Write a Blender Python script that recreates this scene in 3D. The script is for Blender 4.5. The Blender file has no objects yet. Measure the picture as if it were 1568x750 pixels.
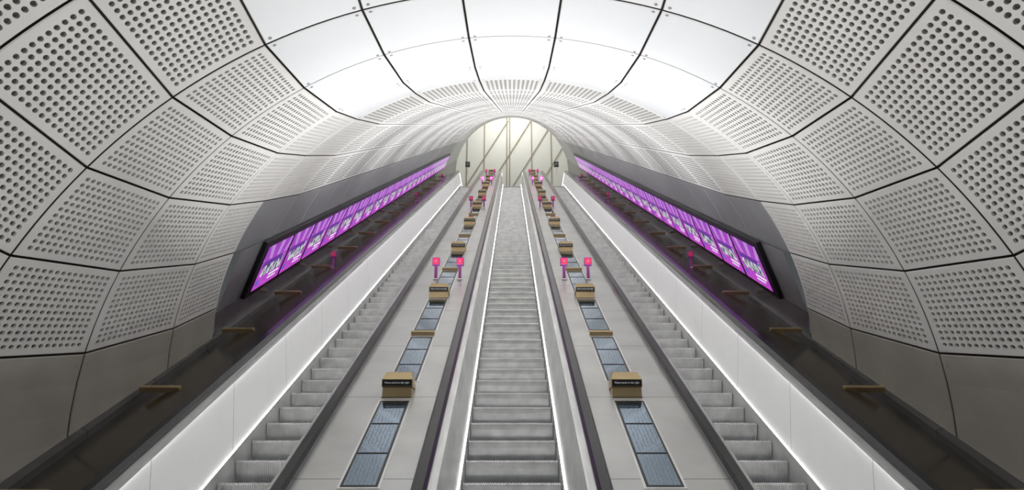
import bpy, math, random
from mathutils import Vector, Matrix
random.seed(3)
F=1040.0
W_IMG=1568.0
R=4.2
TH=math.atan(185.0/F)
PITCH=math.radians(30)-TH
H=3.57*math.cos(TH)
C30,S30=math.cos(math.radians(30)),math.sin(math.radians(30))
CZ=2.0
CAM=Vector((0,0,CZ))
O=CAM+H*Vector((0,S30,-C30))
SV=Vector((0,C30,S30)); NV=Vector((0,-S30,C30))
def I(x,s,q): return O+Vector((x,0,0))+s*SV+q*NV
Y0=(H/C30-CZ)*C30/S30
def s_of_scale(px):   # distance along incline where nosing plane scale is px per metre
    z=F/px; return (z-H*math.sin(TH))/math.cos(TH)
S0=(Vector((0,Y0,0))-O).dot(SV)
NST=int(round((s_of_scale(26.5)-S0)/0.4619))
YT=Y0+0.4*NST; ZT=0.4*S30/C30*NST
ST=S0+0.4619*NST

scene=bpy.context.scene
scene.view_settings.view_transform='Standard'

# ---------- materials ----------
def mat(name,col,rough=0.5,metal=0.0,emit=None,es=0.0,noise=0.0,nscale=3.0,bump=0.0,bscale=40.0,joint=None,stretch=None,spec=None):
    m=bpy.data.materials.new(name); m.use_nodes=True
    nt=m.node_tree; b=nt.nodes['Principled BSDF']
    b.inputs['Base Color'].default_value=(*col,1); b.inputs['Roughness'].default_value=rough
    b.inputs['Metallic'].default_value=metal
    if spec is not None: b.inputs['Specular IOR Level'].default_value=spec
    if emit: b.inputs['Emission Color'].default_value=(*emit,1); b.inputs['Emission Strength'].default_value=es
    geo=nt.nodes.new('ShaderNodeNewGeometry')
    vec=geo.outputs['Position']
    if stretch:
        mp=nt.nodes.new('ShaderNodeMapping'); mp.inputs['Scale'].default_value=stretch
        nt.links.new(vec,mp.inputs['Vector']); vec=mp.outputs['Vector']
    last=None
    if noise>0:
        n=nt.nodes.new('ShaderNodeTexNoise'); n.inputs['Scale'].default_value=nscale; n.inputs['Detail'].default_value=5
        nt.links.new(vec,n.inputs['Vector'])
        r=nt.nodes.new('ShaderNodeMapRange'); r.inputs['From Min'].default_value=.3; r.inputs['From Max'].default_value=.7
        r.inputs['To Min'].default_value=1-noise; r.inputs['To Max'].default_value=1+noise*.3
        nt.links.new(n.outputs['Fac'],r.inputs['Value'])
        mx=nt.nodes.new('ShaderNodeMix'); mx.data_type='RGBA'; mx.blend_type='MULTIPLY'; mx.inputs[0].default_value=1
        mx.inputs[6].default_value=(*col,1); nt.links.new(r.outputs[0],mx.inputs[7])
        last=mx.outputs[2]
    if joint:
        sx=nt.nodes.new('ShaderNodeSeparateXYZ'); nt.links.new(geo.outputs['Position'],sx.inputs[0])
        mo=nt.nodes.new('ShaderNodeMath'); mo.operation='MODULO'; mo.inputs[1].default_value=joint
        nt.links.new(sx.outputs['Y'],mo.inputs[0])
        lt=nt.nodes.new('ShaderNodeMath'); lt.operation='LESS_THAN'; lt.inputs[1].default_value=.009
        nt.links.new(mo.outputs[0],lt.inputs[0])
        m2=nt.nodes.new('ShaderNodeMix'); m2.data_type='RGBA'
        nt.links.new(lt.outputs[0],m2.inputs[0])
        if last: nt.links.new(last,m2.inputs[6])
        else: m2.inputs[6].default_value=(*col,1)
        m2.inputs[7].default_value=(col[0]*.35,col[1]*.35,col[2]*.35,1)
        last=m2.outputs[2]
    if last: nt.links.new(last,b.inputs['Base Color'])
    if bump>0:
        n=nt.nodes.new('ShaderNodeTexNoise'); n.inputs['Scale'].default_value=bscale; n.inputs['Detail'].default_value=3
        nt.links.new(vec,n.inputs['Vector'])
        bp=nt.nodes.new('ShaderNodeBump'); bp.inputs['Strength'].default_value=bump; bp.inputs['Distance'].default_value=.01
        nt.links.new(n.outputs['Fac'],bp.inputs['Height']); nt.links.new(bp.outputs[0],b.inputs['Normal'])
    return m
M_white=mat('panel_smooth_white',(.88,.885,.895),.45,noise=.03,nscale=1.2)
M_perf=mat('panel_perforated_grc',(.81,.79,.76),.7,noise=.05,nscale=2,bump=.15,bscale=60)
M_hole=mat('perforation_dark',(.08,.065,.045),.9)
M_back=mat('joint_dark',(.10,.085,.06),.9)
M_plain=mat('panel_plain_grc',(.44,.41,.36),.65,noise=.1,nscale=2,bump=.15,bscale=60)
M_grey=mat('panel_grey_metal',(.46,.47,.48),.33,.5,noise=.08)
M_steel=mat('brushed_steel',(.84,.84,.83),.32,.55,noise=.2,nscale=2,stretch=(12,1,1))
M_deck=mat('deck_steel',(.64,.64,.625),.34,.5,noise=.15,nscale=2,joint=1.4)
M_bal=mat('balustrade_white_panel_glow',(.88,.88,.875),.32,emit=(1,1,1),es=.12,joint=1.5,noise=.06)  # weak emission imitates the LED glow on the white panels
M_led=mat('led_strip',(1,1,1),.5,emit=(1,1,1),es=7)
M_led2=mat('handrail_led_strip',(1,1,1),.5,emit=(1,1,1),es=2.6)
M_rub=mat('handrail_rubber',(.008,.008,.010),.22)
M_step=mat('step_aluminium',(.88,.88,.87),.30,.55,noise=.2,nscale=6)
M_bronze=mat('bronze_cladding',(.09,.075,.055),.18,.6,noise=.2,nscale=1.5)
M_wallm=mat('lower_wall_metal',(.17,.165,.165),.25,.5,joint=1.13,noise=.15)
M_black=mat('black_trim',(.01,.01,.012),.3)
M_gold=mat('gold_bronze',(.52,.39,.21),.35,.55,noise=.1)
M_glass=mat('deck_glass',(.25,.32,.40),.04,.9,bump=.04,bscale=8)
M_floor=mat('landing_floor',(.3,.3,.3),.5,noise=.1)
M_cream=mat('concourse_cream',(.84,.84,.79),.6)
M_creamj=mat('concourse_joint',(.33,.29,.20),.6)
M_bolt=mat('bolt_grey',(.30,.29,.27),.5)
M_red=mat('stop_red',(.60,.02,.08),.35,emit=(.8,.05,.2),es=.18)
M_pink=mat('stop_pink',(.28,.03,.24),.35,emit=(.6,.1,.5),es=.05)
M_wt=mat('text_white',(.9,.9,.9),.5,emit=(1,1,1),es=.2)
def nodes_math(nt,op,a,b=None):
    n=nt.nodes.new('ShaderNodeMath'); n.operation=op
    for i,v in enumerate((a,b)):
        if v is None: continue
        if isinstance(v,(int,float)): n.inputs[i].default_value=v
        else: nt.links.new(v,n.inputs[i])
    return n.outputs[0]
def dots_mat(name,na,nb,r,base,hole):
    m=bpy.data.materials.new(name); m.use_nodes=True; nt=m.node_tree; b=nt.nodes['Principled BSDF']
    b.inputs['Roughness'].default_value=.65
    uv=nt.nodes.new('ShaderNodeUVMap'); sx=nt.nodes.new('ShaderNodeSeparateXYZ'); nt.links.new(uv.outputs[0],sx.inputs[0])
    X,Y=sx.outputs['X'],sx.outputs['Y']
    mm=lambda *a: nodes_math(nt,*a)
    fx=mm('SUBTRACT',mm('FRACT',X),.5); fy=mm('SUBTRACT',mm('FRACT',Y),.5)
    d=mm('SQRT',mm('ADD',mm('MULTIPLY',fx,fx),mm('MULTIPLY',fy,fy)))
    k=mm('LESS_THAN',d,r)
    for v,n in ((X,na),(Y,nb)):
        k=mm('MULTIPLY',k,mm('MULTIPLY',mm('GREATER_THAN',v,0.0),mm('LESS_THAN',v,float(n))))
    mx=nt.nodes.new('ShaderNodeMix'); mx.data_type='RGBA'; nt.links.new(k,mx.inputs[0])
    mx.inputs[6].default_value=(*base,1); mx.inputs[7].default_value=(*hole,1)
    nt.links.new(mx.outputs[2],b.inputs['Base Color'])
    return m
NA,NB=16,12
M_dots=dots_mat('panel_perforated_far',NA,NB,.31,(.84,.83,.81),(.12,.105,.085))

def ad_mat():
    m=bpy.data.materials.new('advert_screen_purple'); m.use_nodes=True; nt=m.node_tree; b=nt.nodes['Principled BSDF']
    mm=lambda *a: nodes_math(nt,*a)
    uv=nt.nodes.new('ShaderNodeUVMap'); sx=nt.nodes.new('ShaderNodeSeparateXYZ'); nt.links.new(uv.outputs[0],sx.inputs[0])
    X,Y=sx.outputs['X'],sx.outputs['Y']; fx=mm('FRACT',X)
    def mix(fac,a,bb):
        c=nt.nodes.new('ShaderNodeMix'); c.data_type='RGBA'
        for i,v in ((0,fac),(6,a),(7,bb)):
            if isinstance(v,tuple): c.inputs[i].default_value=v
            else: nt.links.new(v,c.inputs[i])
        return c.outputs[2]
    base=mix(Y,(.52,.07,.58,1),(.30,.05,.50,1))
    st=mm('SINE',mm('MULTIPLY',mm('DIVIDE',mm('SUBTRACT',fx,.5),mm('ADD',Y,.2)),20))
    up=mm('MULTIPLY',mm('GREATER_THAN',Y,.66),mm('GREATER_THAN',st,.3))
    c=mix(up,base,(.50,.24,.66,1))
    n=nt.nodes.new('ShaderNodeTexNoise'); n.noise_dimensions='2D'; n.inputs['Scale'].default_value=4; n.inputs['Detail'].default_value=6
    mp=nt.nodes.new('ShaderNodeMapping'); mp.inputs['Scale'].default_value=(5,1.2,1); nt.links.new(uv.outputs[0],mp.inputs[0]); nt.links.new(mp.outputs[0],n.inputs[0])
    rp=nt.nodes.new('ShaderNodeValToRGB'); nt.links.new(n.outputs['Fac'],rp.inputs[0])
    e=rp.color_ramp.elements; e[0].position=.44; e[0].color=(.04,.05,.12,1); e[1].position=.55; e[1].color=(.68,.68,.72,1)
    band=mm('MULTIPLY',mm('GREATER_THAN',Y,.28),mm('LESS_THAN',Y,mm('ADD',.5,mm('MULTIPLY',fx,.12))))
    band=mm('MULTIPLY',band,mm('MULTIPLY',mm('GREATER_THAN',fx,.14),mm('LESS_THAN',fx,.86)))
    c=mix(band,c,rp.outputs[0])
    dk=mm('MULTIPLY',mm('GREATER_THAN',Y,.52),mm('MULTIPLY',mm('LESS_THAN',Y,.64),mm('MULTIPLY',mm('GREATER_THAN',fx,.1),mm('LESS_THAN',fx,.8))))
    c=mix(dk,c,(.12,.03,.30,1))
    for y0,y1,x0,x1,col in ((.19,.24,.50,.88,(.9,.85,.95,1)),(.11,.15,.50,.80,(.9,.85,.95,1)),(.10,.22,.08,.18,(.10,.12,.55,1))):
        k=mm('MULTIPLY',mm('MULTIPLY',mm('GREATER_THAN',Y,y0),mm('LESS_THAN',Y,y1)),mm('MULTIPLY',mm('GREATER_THAN',fx,x0),mm('LESS_THAN',fx,x1)))
        c=mix(k,c,col)
    edge=mm('MULTIPLY',mm('GREATER_THAN',fx,.04),mm('LESS_THAN',fx,.96))
    nt.links.new(c,b.inputs['Emission Color']); nt.links.new(mm('MULTIPLY',edge,.95),b.inputs['Emission Strength'])
    b.inputs['Base Color'].default_value=(.02,.01,.02,1); b.inputs['Roughness'].default_value=.15
    return m
M_ad=ad_mat()

# ---------- mesh helper ----------
class MB:
    def __init__(s): s.v=[];s.f=[];s.m=[];s.mats=[];s.uv={}
    def mi(s,m):
        if m not in s.mats: s.mats.append(m)
        return s.mats.index(m)
    def add(s,vs,fs,m,uvs=None):
        o=len(s.v); s.v+= [tuple(p) for p in vs]; k=s.mi(m)
        for f in fs:
            if uvs: s.uv[len(s.f)]=[uvs[i] for i in f]
            s.f.append(tuple(i+o for i in f)); s.m.append(k)
    def box(s,c,d,m,fn=None):
        x,y,z=c; a,b,h=d[0]/2,d[1]/2,d[2]/2
        vs=[(x+i*a,y+j*b,z+k*h) for i in(-1,1) for j in(-1,1) for k in(-1,1)]
        if fn: vs=[fn(*p) for p in vs]
        s.add(vs,[(0,1,3,2),(4,6,7,5),(0,4,5,1),(2,3,7,6),(0,2,6,4),(1,5,7,3)],m)
    def obj(s,name,parent=None,smooth=False,bevel=0):
        me=bpy.data.meshes.new(name); me.from_pydata(s.v,[],s.f)
        for m in s.mats: me.materials.append(m)
        me.polygons.foreach_set('material_index',s.m)
        if smooth: me.polygons.foreach_set('use_smooth',[True]*len(s.f))
        if s.uv:
            l=me.uv_layers.new(name='UVMap')
            flat=[0.0]*(2*len(me.loops))
            for p in me.polygons:
                u=s.uv.get(p.index)
                if u:
                    for i,li in enumerate(p.loop_indices): flat[2*li],flat[2*li+1]=u[i]
            l.data.foreach_set('uv',flat)
        me.update()
        ob=bpy.data.objects.new(name,me); scene.collection.objects.link(ob)
        if parent: ob.parent=parent
        if bevel:
            b=ob.modifiers.new('bevel','BEVEL'); b.width=bevel; b.segments=2; b.limit_method='ANGLE'
        return ob
def empty(name,loc=(0,0,0)):
    e=bpy.data.objects.new(name,None); scene.collection.objects.link(e); e.location=loc; return e

# ---------- tunnel rings ----------
fit=[(-.462,1.085,-15.2),(-.518,1.518,-2.8),(-.509,1.970,8.0),(-.474,2.27,12.0)]
fwd=Vector((0,math.cos(PITCH),math.sin(PITCH))); upc=Vector((0,-math.sin(PITCH),math.cos(PITCH)))
rings=[]
for cy,cz,a in fit:
    rings.append((CAM+R*(cz*fwd+cy*upc),math.radians(a)+PITCH))
LEN=.31*R
Bc=rings[0][0]
pre=[]
for k in range(6,0,-1): pre.append((Bc+Vector((0,-.335*R*k,.0)),0.0 if k>1 else math.radians(1)))
NPRE=len(pre)
rings=pre+rings
SD=R*2.17
QA=H-.88*R
SE=s_of_scale(20.5)
iD=len(rings)-1
nI=int(round((SE-SD)/LEN))
for k in range(1,nI+1): rings.append((I(0,SD+k*LEN,QA),math.radians(30)))
SE=SD+nI*LEN
def rp(k,phi,dep):
    c,e=rings[k]; U=Vector((0,-math.sin(e),math.cos(e)))
    return c+(R+dep)*(math.sin(phi)*Vector((1,0,0))+math.cos(phi)*U)
def P(k,a,phi,dep=0): return rp(k,phi,dep).lerp(rp(k+1,phi,dep),a)
DP=math.radians(11.4)
def panel(mb,k,p0,p1,kind,material=None):
    L=(rp(k,(p0+p1)/2,0)-rp(k+1,(p0+p1)/2,0)).length; Wd=R*abs(p1-p0)
    ga,gb=.010/L,.010/Wd; ba,bb=.008/L,.008/Wd
    pt=lambda a,b,d:P(k,a,p0+(p1-p0)*b,d)
    n=6
    m=material or (M_white if kind=='plain' else M_perf)
    def strip(a0,a1,b0,b1,nb,mm,uv=None):
        vs=[];uvs=[]
        for j in range(nb+1):
            q=j/nb; b=b0+(b1-b0)*q
            vs.append(pt(a0,b,0)); vs.append(pt(a1,b,0))
            if uv: uvs.append(uv(a0,b)); uvs.append(uv(a1,b))
        mb.add(vs,[(2*j,2*j+1,2*j+3,2*j+2) for j in range(nb)],mm,uvs if uv else None)
    A0,A1,B0,B1=ga,1-ga,gb,1-gb; a0,a1,b0,b1=A0+ba,A1-ba,B0+bb,B1-bb
    e=.007
    def quadring(oa0,oa1,ob0,ob1,od,ia0,ia1,ib0,ib1,idp,m=m):
        for (x0,y0,x1,y1,X0,Y0_,X1,Y1_) in ((oa0,ob0,oa0,ob1,ia0,ib0,ia0,ib1),(oa1,ob0,oa1,ob1,ia1,ib0,ia1,ib1),(oa0,ob0,oa1,ob0,ia0,ib0,ia1,ib0),(oa0,ob1,oa1,ob1,ia0,ib1,ia1,ib1)):
            vv=[]
            for j in range(n+1):
                q=j/n
                vv.append(pt(x0+(x1-x0)*q,y0+(y1-y0)*q,od)); vv.append(pt(X0+(X1-X0)*q,Y0_+(Y1_-Y0_)*q,idp))
            mb.add(vv,[(2*j,2*j+1,2*j+3,2*j+2) for j in range(n)],m)
    quadring(A0,A1,B0,B1,e,a0,a1,b0,b1,0)
    quadring(A0,A1,B0,B1,.06,A0,A1,B0,B1,e,M_back)
    if kind=='holes':
        fa0,fa1,fb0,fb1=.06,.94,.07,.93
        strip(a0,fa0,b0,b1,NB*2,m); strip(fa1,a1,b0,b1,NB*2,m)
        strip(fa0,fa1,b0,fb0,1,m); strip(fa0,fa1,fb1,b1,1,m)
        r=.325
        N=16
        outer=[];inner=[]
        for i in range(N):
            an=2*math.pi*i/N; c,s=math.cos(an),math.sin(an); q=.5/max(abs(c),abs(s))
            outer.append((.5+c*q,.5+s*q)); inner.append((.5+c*r,.5+s*r))
        for i in range(NA):
            for j in range(NB):
                f=lambda u,v,d: pt(fa0+(fa1-fa0)*(i+u)/NA, fb0+(fb1-fb0)*(j+v)/NB, d)
                vs=[f(u,v,0) for u,v in outer]+[f(u,v,0) for u,v in inner]+[f(u,v,.02) for u,v in inner]
                mb.add(vs,[(x,(x+1)%N,N+(x+1)%N,N+x) for x in range(N)]+[(N+x,N+(x+1)%N,2*N+(x+1)%N,2*N+x) for x in range(N)],m)
                mb.add(vs[2*N:],[tuple(range(N))],M_hole)
    elif kind=='dots':
        uv=lambda a,b:((a-.06)/.88*NA,(b-.07)/.86*NB)
        strip(a0,a1,b0,b1,n,M_dots,uv)
    else:
        strip(a0,a1,b0,b1,n,m)
        if k<iD:
            for ca in(.05,.95):
                for cb in(.07,.93):
                    rr=.016; vs=[pt(ca+rr/L*math.cos(x*math.pi/4),cb+rr/Wd*math.sin(x*math.pi/4),-.003) for x in range(8)]
                    mb.add(vs,[tuple(range(8))],M_bolt)
ceil=MB(); wl=MB(); wr=MB()
for k in range(len(rings)-1):
    inc=k>=iD
    near=(NPRE-3<=k<=iD)
    for c in range(-2,3):
        panel(ceil,k,(c-.5)*DP,(c+.5)*DP,'dots' if inc else 'plain')
    for sgn,mb in((-1,wl),(1,wr)):
        for j in range(3,8):
            p0,p1=(j-.5)*DP*sgn,(j+.5)*DP*sgn
            if j==7:
                if inc: continue
                panel(mb,k,p0,sgn*math.radians(97),'plain',M_plain); continue
            if inc and j==6: continue
            if inc and j==5: panel(mb,k,p0,p1,'plain',M_grey); continue
            panel(mb,k,p0,p1,'holes' if near else 'dots')
    n=36
    for mb,f0,f1 in((ceil,-2.5*DP,2.5*DP),(wl,-math.radians(97),-2.5*DP),(wr,2.5*DP,math.radians(97))):
        if inc and mb is wl: f0=-5.52*DP
        if inc and mb is wr: f1=5.52*DP
        vs=[]
        for j in range(n+1):
            ph=f0+(f1-f0)*j/n; vs+= [rp(k,ph,.055),rp(k+1,ph,.055)]
        mb.add(vs,[(2*j,2*j+1,2*j+3,2*j+2) for j in range(n)],M_back)
ceil.obj('ceiling'); 
SCR0=SD+.86; SCR1=s_of_scale(25.6)
for sgn,mb,side in((-1,wl,'left'),(1,wr,'right')):
    pr=[(3.70,1.80),(4.12,.93),(4.20,.30),(4.2,-.3)]
    for i in range(3):
        (x0,q0),(x1,q1)=pr[i],pr[i+1]
        mb.add([I(sgn*x0,SD,q0),I(sgn*x1,SD,q1),I(sgn*x1,SE,q1),I(sgn*x0,SE,q0)],[(0,1,2,3)],M_wallm if i else M_grey)
    mb.obj('wall_'+side)
    ad=MB()
    def A(s,v,off):
        x=4.12-.42*v-.9*off; q=.93+.87*v-.43*off
        return I(sgn*x,s,q)
    nscr=int(round((SCR1-SCR0)/1.3))
    ad.add([A(SCR0,0,.005),A(SCR1,0,.005),A(SCR1,1,.005),A(SCR0,1,.005),A(SCR0,0,.07),A(SCR1,0,.07),A(SCR1,1,.07),A(SCR0,1,.07)],[(4,5,6,7),(0,1,5,4),(3,7,6,2),(0,4,7,3),(1,2,6,5)],M_black)
    u0,u1=(0,nscr) if sgn<0 else (nscr,0)
    ad.add([A(SCR0+.12,.09,.075),A(SCR1-.05,.09,.075),A(SCR1-.05,.89,.075),A(SCR0+.12,.89,.075)],[(0,1,2,3)],M_ad,[(u0,0),(u1,0),(u1,1),(u0,1)])
    ad.obj('advertising_screen')

# ---------- sweeps ----------
PATH=[(1.9,0),(Y0,0),(YT,ZT),(YT+3.5,ZT)]
def sweep(mb,prof,mats,path=PATH,sgn=1,x0=0):
    for i in range(len(prof)-1):
        (xa,qa),(xb,qb)=prof[i],prof[i+1]
        m=mats[i] if isinstance(mats,list) else mats
        vs=[]
        for (y,z) in path: vs+=[(x0+sgn*xa,y,z+qa/C30),(x0+sgn*xb,y,z+qb/C30)]
        mb.add(vs,[(2*j,2*j+1,2*j+3,2*j+2) for j in range(len(path)-1)],m)
def closed_sweep(mb,prof,m,**k):
    sweep(mb,prof+[prof[0]],m,**k)
    path=k.get('path',PATH); sg=k.get('sgn',1); x0=k.get('x0',0)
    for (y,z) in (path[0],path[-1]):
        mb.add([(x0+sg*x,y,z+q/C30) for x,q in prof],[tuple(range(len(prof)))],m)
def step_mesh():
    mb=MB(); nr=44; w=.98; xs=[]
    for i in range(nr):
        x=-w/2+w*i/nr; p=w/nr
        xs+=[(x,0),(x+p*.5,0),(x+p*.5,1),(x+p,1)]
    prof=[(.40,-.0,'t'),(.03,.0,'t'),(0,-.012,'t'),(.0,-.03,'r'),(.014,-.08,'r'),(.04,-.14,'r'),(.075,-.20,'r'),(.11,-.245,'r')]
    n=len(xs); vs=[]
    for (y,z,kd) in prof:
        for (x,g) in xs:
            d=.010*g
            vs.append((x,y+(d if kd=='r' else 0),z-(d if kd=='t' else 0)))
    fs=[]
    for a in range(len(prof)-1):
        for i in range(n-1): fs.append((a*n+i,a*n+i+1,(a+1)*n+i+1,(a+1)*n+i))
    mb.add(vs,fs,M_step)
    return mb
def escalator(x0,kind):
    e=empty('escalator',(0,0,0))
    o=step_mesh().obj('steps',e); o.location=(x0,Y0,0)
    ar=o.modifiers.new('array','ARRAY'); ar.count=NST; ar.use_relative_offset=False; ar.use_constant_offset=True
    ar.constant_offset_displace=(0,.4,.4*S30/C30)
    pl=MB(); pl.box((x0,(1.9+Y0)/2,-.012),(1.0,Y0-1.9,.02),M_step); pl.box((x0,YT+1.75,ZT-.012),(1.0,3.5,.02),M_step); pl.obj('comb_plates',e)
    sides=((-1,'i'),(1,'i')) if kind=='c' else ((-1,'o' if x0<0 else 'i'),(1,'o' if x0>0 else 'i'))
    sk=MB(); ba=MB(); hr=MB()
    for sg,tp in sides:
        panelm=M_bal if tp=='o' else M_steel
        sweep(sk,[(.50,-.30),(.50,.10)],M_steel,sgn=sg,x0=x0)
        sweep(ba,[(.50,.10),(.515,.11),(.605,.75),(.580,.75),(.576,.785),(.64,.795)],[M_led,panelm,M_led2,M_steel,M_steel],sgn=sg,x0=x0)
        closed_sweep(hr,[(.64,.78),(.635,.84),(.66,.87),(.73,.87),(.755,.84),(.75,.78)],M_rub,sgn=sg,x0=x0)
    sk.obj('skirting',e); ba.obj('balustrade',e); hr.obj('handrail',e,)
    return e
XE=2.44
escalator(-XE,'s'); escalator(0,'c'); escalator(XE,'s')
for sgn in(-1,1):
    d=MB()
    closed_sweep(d,[(.75,.79),(.95,.79),(1.45,.79),(1.69,.79),(1.69,.70),(.75,.70)],M_deck,sgn=sgn)
    for (y,z) in (PATH[0],PATH[-1]):
        d.box((sgn*1.22,y,z+.4),(.9,.06,.8),M_deck)
    d.obj('escalator_deck')
    s=MB()
    closed_sweep(s,[(XE+.75,.79),(XE+.80,.79),(XE+.86,.76),(4.21,.50),(4.21,.2),(XE+.75,.6)],M_bronze,sgn=sgn)
    sweep(s,[(XE+.75,.795),(XE+.79,.795)],M_steel,sgn=sgn)
    closed_sweep(s,[(4.10,.52),(4.10,.60),(4.2,.62),(4.2,.5)],M_wallm,sgn=sgn)
    s.obj('side_deck')

# ---------- deck furniture ----------
def sfix(y,q):
    hq=(H-q)/math.cos(TH); z=F*hq/(y-190)
    return (z-(H-q)*math.sin(TH))/math.cos(TH)
s1=sfix(608,.79); s2=sfix(456,.79); PIT=(s2-s1)/1.0
def sign_proto():
    mb=MB(); w=.148
    def ext(pr,w0,m,w1=None):
        n=len(pr); zm=max(z for y,z in pr)
        def ww(z): return w0 if (w1 is None or z<zm*.75) else w1
        vs=[(-ww(z),y,z) for y,z in pr]+[(ww(z),y,z) for y,z in pr]
        mb.add(vs,[tuple(range(n))[::-1],tuple(range(n,2*n))]+[(i,(i+1)%n,n+(i+1)%n,n+i) for i in range(n)],m)
    ext([(0,-.03),(0,.10),(.26,.10)],w,M_gold)
    ext([(-.012,.105),(-.012,.18),(.06,.26),(.20,.29),(.27,.25),(.27,.105)],w+.010,M_gold,w-.02)
    mb.box((0,-.02,.142),(w*2+.0,.012,.062),M_black)
    mb.box((0,-.004,-.015),(w*2+.01,.02,.03),M_black)
    return mb
proto=None
tc=bpy.data.curves.new('sign_text','FONT'); tc.body='Please stand on the right'; tc.size=.025; tc.align_x='CENTER'; tc.align_y='CENTER'; tc.materials.append(M_wt)
def put_sign(x,s,en):
    global proto
    loc=I(x,s,.79)
    e=empty('information_sign_box',loc)
    if proto is None:
        proto=sign_proto().obj('sign_body',e,bevel=.004)
    else:
        o=bpy.data.objects.new('sign_body',proto.data); scene.collection.objects.link(o); o.parent=e
    tx=bpy.data.objects.new('sign_lettering',tc); scene.collection.objects.link(tx); tx.parent=e; tx.location=(0,-.028,.142); tx.rotation_euler=(math.pi/2,0,0)
    L=bpy.data.lights.new('uplight','AREA'); L.energy=en; L.size=.2; L.spread=math.radians(130); L.color=(.985,.995,1)
    lo=bpy.data.objects.new('uplight',L); scene.collection.objects.link(lo); lo.parent=e; lo.location=(0,.13,.31); lo.rotation_euler=(math.pi,0,0)
XD=1.17
glass=MB(); bars=MB(); frames=MB()
s=s1-PIT
smax=ST-.5
while s<smax:
    for sg in(-1,1):
        if s>1.0: put_sign(sg*XD,s,34 if s<4 else (44 if s<10 else 40))
        sb=s+PIT*.5+.08
        bars.box((sg*XD,sb,.815),(.30,.07,.05),M_gold,fn=I)
        for a,b in((s+.42,sb-.10),(sb+.16,s+PIT-.08)):
            if b>smax: continue
            frames.box((sg*XD,(a+b)/2,.791),(.33,b-a,.006),M_steel,fn=I)
            frames.box((sg*XD,(a+b)/2,.7925),(.29,b-a-.04,.006),M_black,fn=I)
            glass.box((sg*XD,(a+b)/2,.795),(.25,b-a-.08,.006),M_glass,fn=I)
            for t_ in(.33,.67): frames.box((sg*XD,a+(b-a)*t_,.7995),(.25,.012,.006),M_black,fn=I)
    s+=PIT
eg=empty('deck_glass_insets'); glass.obj('glass',eg); frames.obj('frame',eg)
bars.obj('deck_baffle_bars')

def stop_post():
    mb=MB()
    mb.box((0,0,.13),(.05,.05,.30),M_pink)
    mb.box((0,-.0,.0),(.09,.09,.02),M_steel)
    mb.box((0,-.01,.33),(.13,.09,.14),M_pink)
    mb.box((0,-.058,.33),(.11,.01,.11),M_red)
    mb.box((0,-.066,.33),(.03,.01,.03),M_bolt)
    return mb
sp=None
def put_post(x,s,q,sc=1):
    global sp
    if sp is None:
        o=stop_post().obj('emergency_stop_post',bevel=.006); sp=o
    else:
        o=bpy.data.objects.new('emergency_stop_post',sp.data); scene.collection.objects.link(o)
        b=o.modifiers.new('bevel','BEVEL'); b.width=.006; b.segments=2
    o.location=I(x,s,q); o.scale=(sc,)*3
for y in (428,318,283,270):
    for sg in(-1,1):
        for x in(.93,1.36): put_post(sg*x,sfix(y,.79),.79)
for y in (410,308,276):
    for sg in(-1,1): put_post(sg*3.62,sfix(y,.66),.66,.85)
pg=MB(); sA=sfix(600,.62); sB=sfix(509,.62); s=sA-(sB-sA)
while s<ST:
    for sg in(-1,1):
        pg.box((sg*3.86,s,.655),(.44,.06,.06),M_gold,fn=I)
    s+=sB-sA
pg.obj('side_deck_baffle_bars')
for sg in(-1,1):
    b=MB(); b.box((0,0,.15),(.05,.05,.5),M_steel); b.box((0,-.02,.5),(.26,.08,.32),M_black); b.box((0,-.065,.5),(.18,.01,.2),M_wallm)
    o=b.obj('escalator_direction_sign',bevel=.004); o.location=I(sg*2.55,ST,.79)

# ---------- floors & upper concourse ----------
fl=MB(); fl.box((0,-3,-.06),(8.2,13,.1),M_floor); fl.obj('floor')
YE=I(0,SE,0).y
c_e,e_e=rings[-1]
YB=YE+7; ZC=c_e.z
fu=MB(); fu.box((0,(YT+YB)/2,ZT-.1),(13,YB-YT,.12),M_floor); fu.obj('floor_upper_landing')
hw=MB(); n=64; r0=R*.995; vs=[]
U=Vector((0,-S30,C30))
for j in range(n+1):
    ph=math.radians(-120)+math.radians(240)*j/n
    d=math.sin(ph)*Vector((1,0,0))+math.cos(ph)*U
    vs+=[c_e+r0*d,c_e+(R+.4)*d]
hw.add(vs,[(2*j,2*j+1,2*j+3,2*j+2) for j in range(n)],M_cream)
hw.obj('wall_portal')
bw=MB()
bw.box((0,YB,ZC+1),(18,.1,26),M_cream)
for x in(-3.9,-2.4,-.45,-.2,1.7,3.4): bw.box((x,YB-.08,ZC+1),(.07,.06,26),M_creamj)
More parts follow.
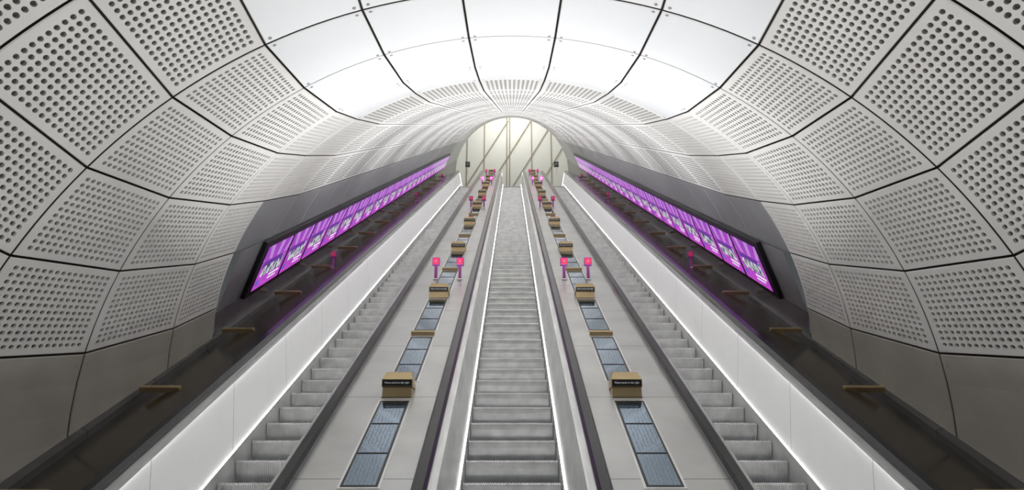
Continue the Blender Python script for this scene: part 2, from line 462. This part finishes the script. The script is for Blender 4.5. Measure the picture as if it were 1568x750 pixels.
for x0,x1 in((-6.6,1.6),(-4.6,3.6),(-2.2,5.8),(-.2,7.8),(-8.6,-.4)):
    v=[(x0,YB-.12,ZC-6),(x0+.10,YB-.12,ZC-6),(x1+.10,YB-.12,ZC+8.5),(x1,YB-.12,ZC+8.5)]
    bw.add(v,[(0,1,2,3)],M_creamj)
bw.obj('wall_concourse_back')
for sg,nm in((-1,'left'),(1,'right')):
    w=MB(); w.box((sg*6.5,(YE+YB)/2,ZC+1),(.1,YB-YE,26),M_cream); w.obj('wall_concourse_'+nm)
cc=MB(); cc.box((0,(YE+YB)/2,ZC+12),(13,YB-YE,.1),M_cream); cc.obj('ceiling_concourse')

def area(name,loc,rot,sx,sy,e,col=(1,1,1),spread=180):
    L=bpy.data.lights.new(name,'AREA'); L.shape='RECTANGLE'; L.size=sx; L.size_y=sy; L.energy=e; L.color=col; L.spread=math.radians(spread)
    o=bpy.data.objects.new(name,L); scene.collection.objects.link(o); o.location=loc; o.rotation_euler=rot; return o
area('concourse_light',(0,YE+3.5,ZC+10),(0,0,0),6,3,500,(1,.985,.93))
# added box lamps on the upper landing, put in to brighten the tunnel end
for sg in(-1,1):
    for yy in(YT+4.5,YE-1):
        up=empty('added_uplight',(sg*2.2,yy,ZT-.04))
        b=MB(); b.box((0,0,.5),(.2,.2,1.0),M_steel); b.box((0,0,1.01),(.24,.24,.04),M_black); b.obj('added_uplight_box',up)
        l=area('added_uplight_lamp',(0,0,1.05),(math.pi,0,0),.18,.18,50,spread=150); l.parent=up
area('added_near_fill',(0,-.5,2.3),(math.radians(180),0,0),1.5,1.5,20,spread=100)  # added fill without a fixture, brightens the lining near the camera
wd=bpy.data.worlds.new('world'); scene.world=wd; wd.use_nodes=True
wd.node_tree.nodes['Background'].inputs[0].default_value=(.9,.95,1,1); wd.node_tree.nodes['Background'].inputs[1].default_value=.08

cam=bpy.data.cameras.new('camera'); co=bpy.data.objects.new('camera',cam); scene.collection.objects.link(co)
co.location=CAM; co.rotation_euler=(math.pi/2+PITCH,0,0); cam.sensor_width=36; cam.lens=36*F/W_IMG; cam.clip_start=.05
scene.camera=co
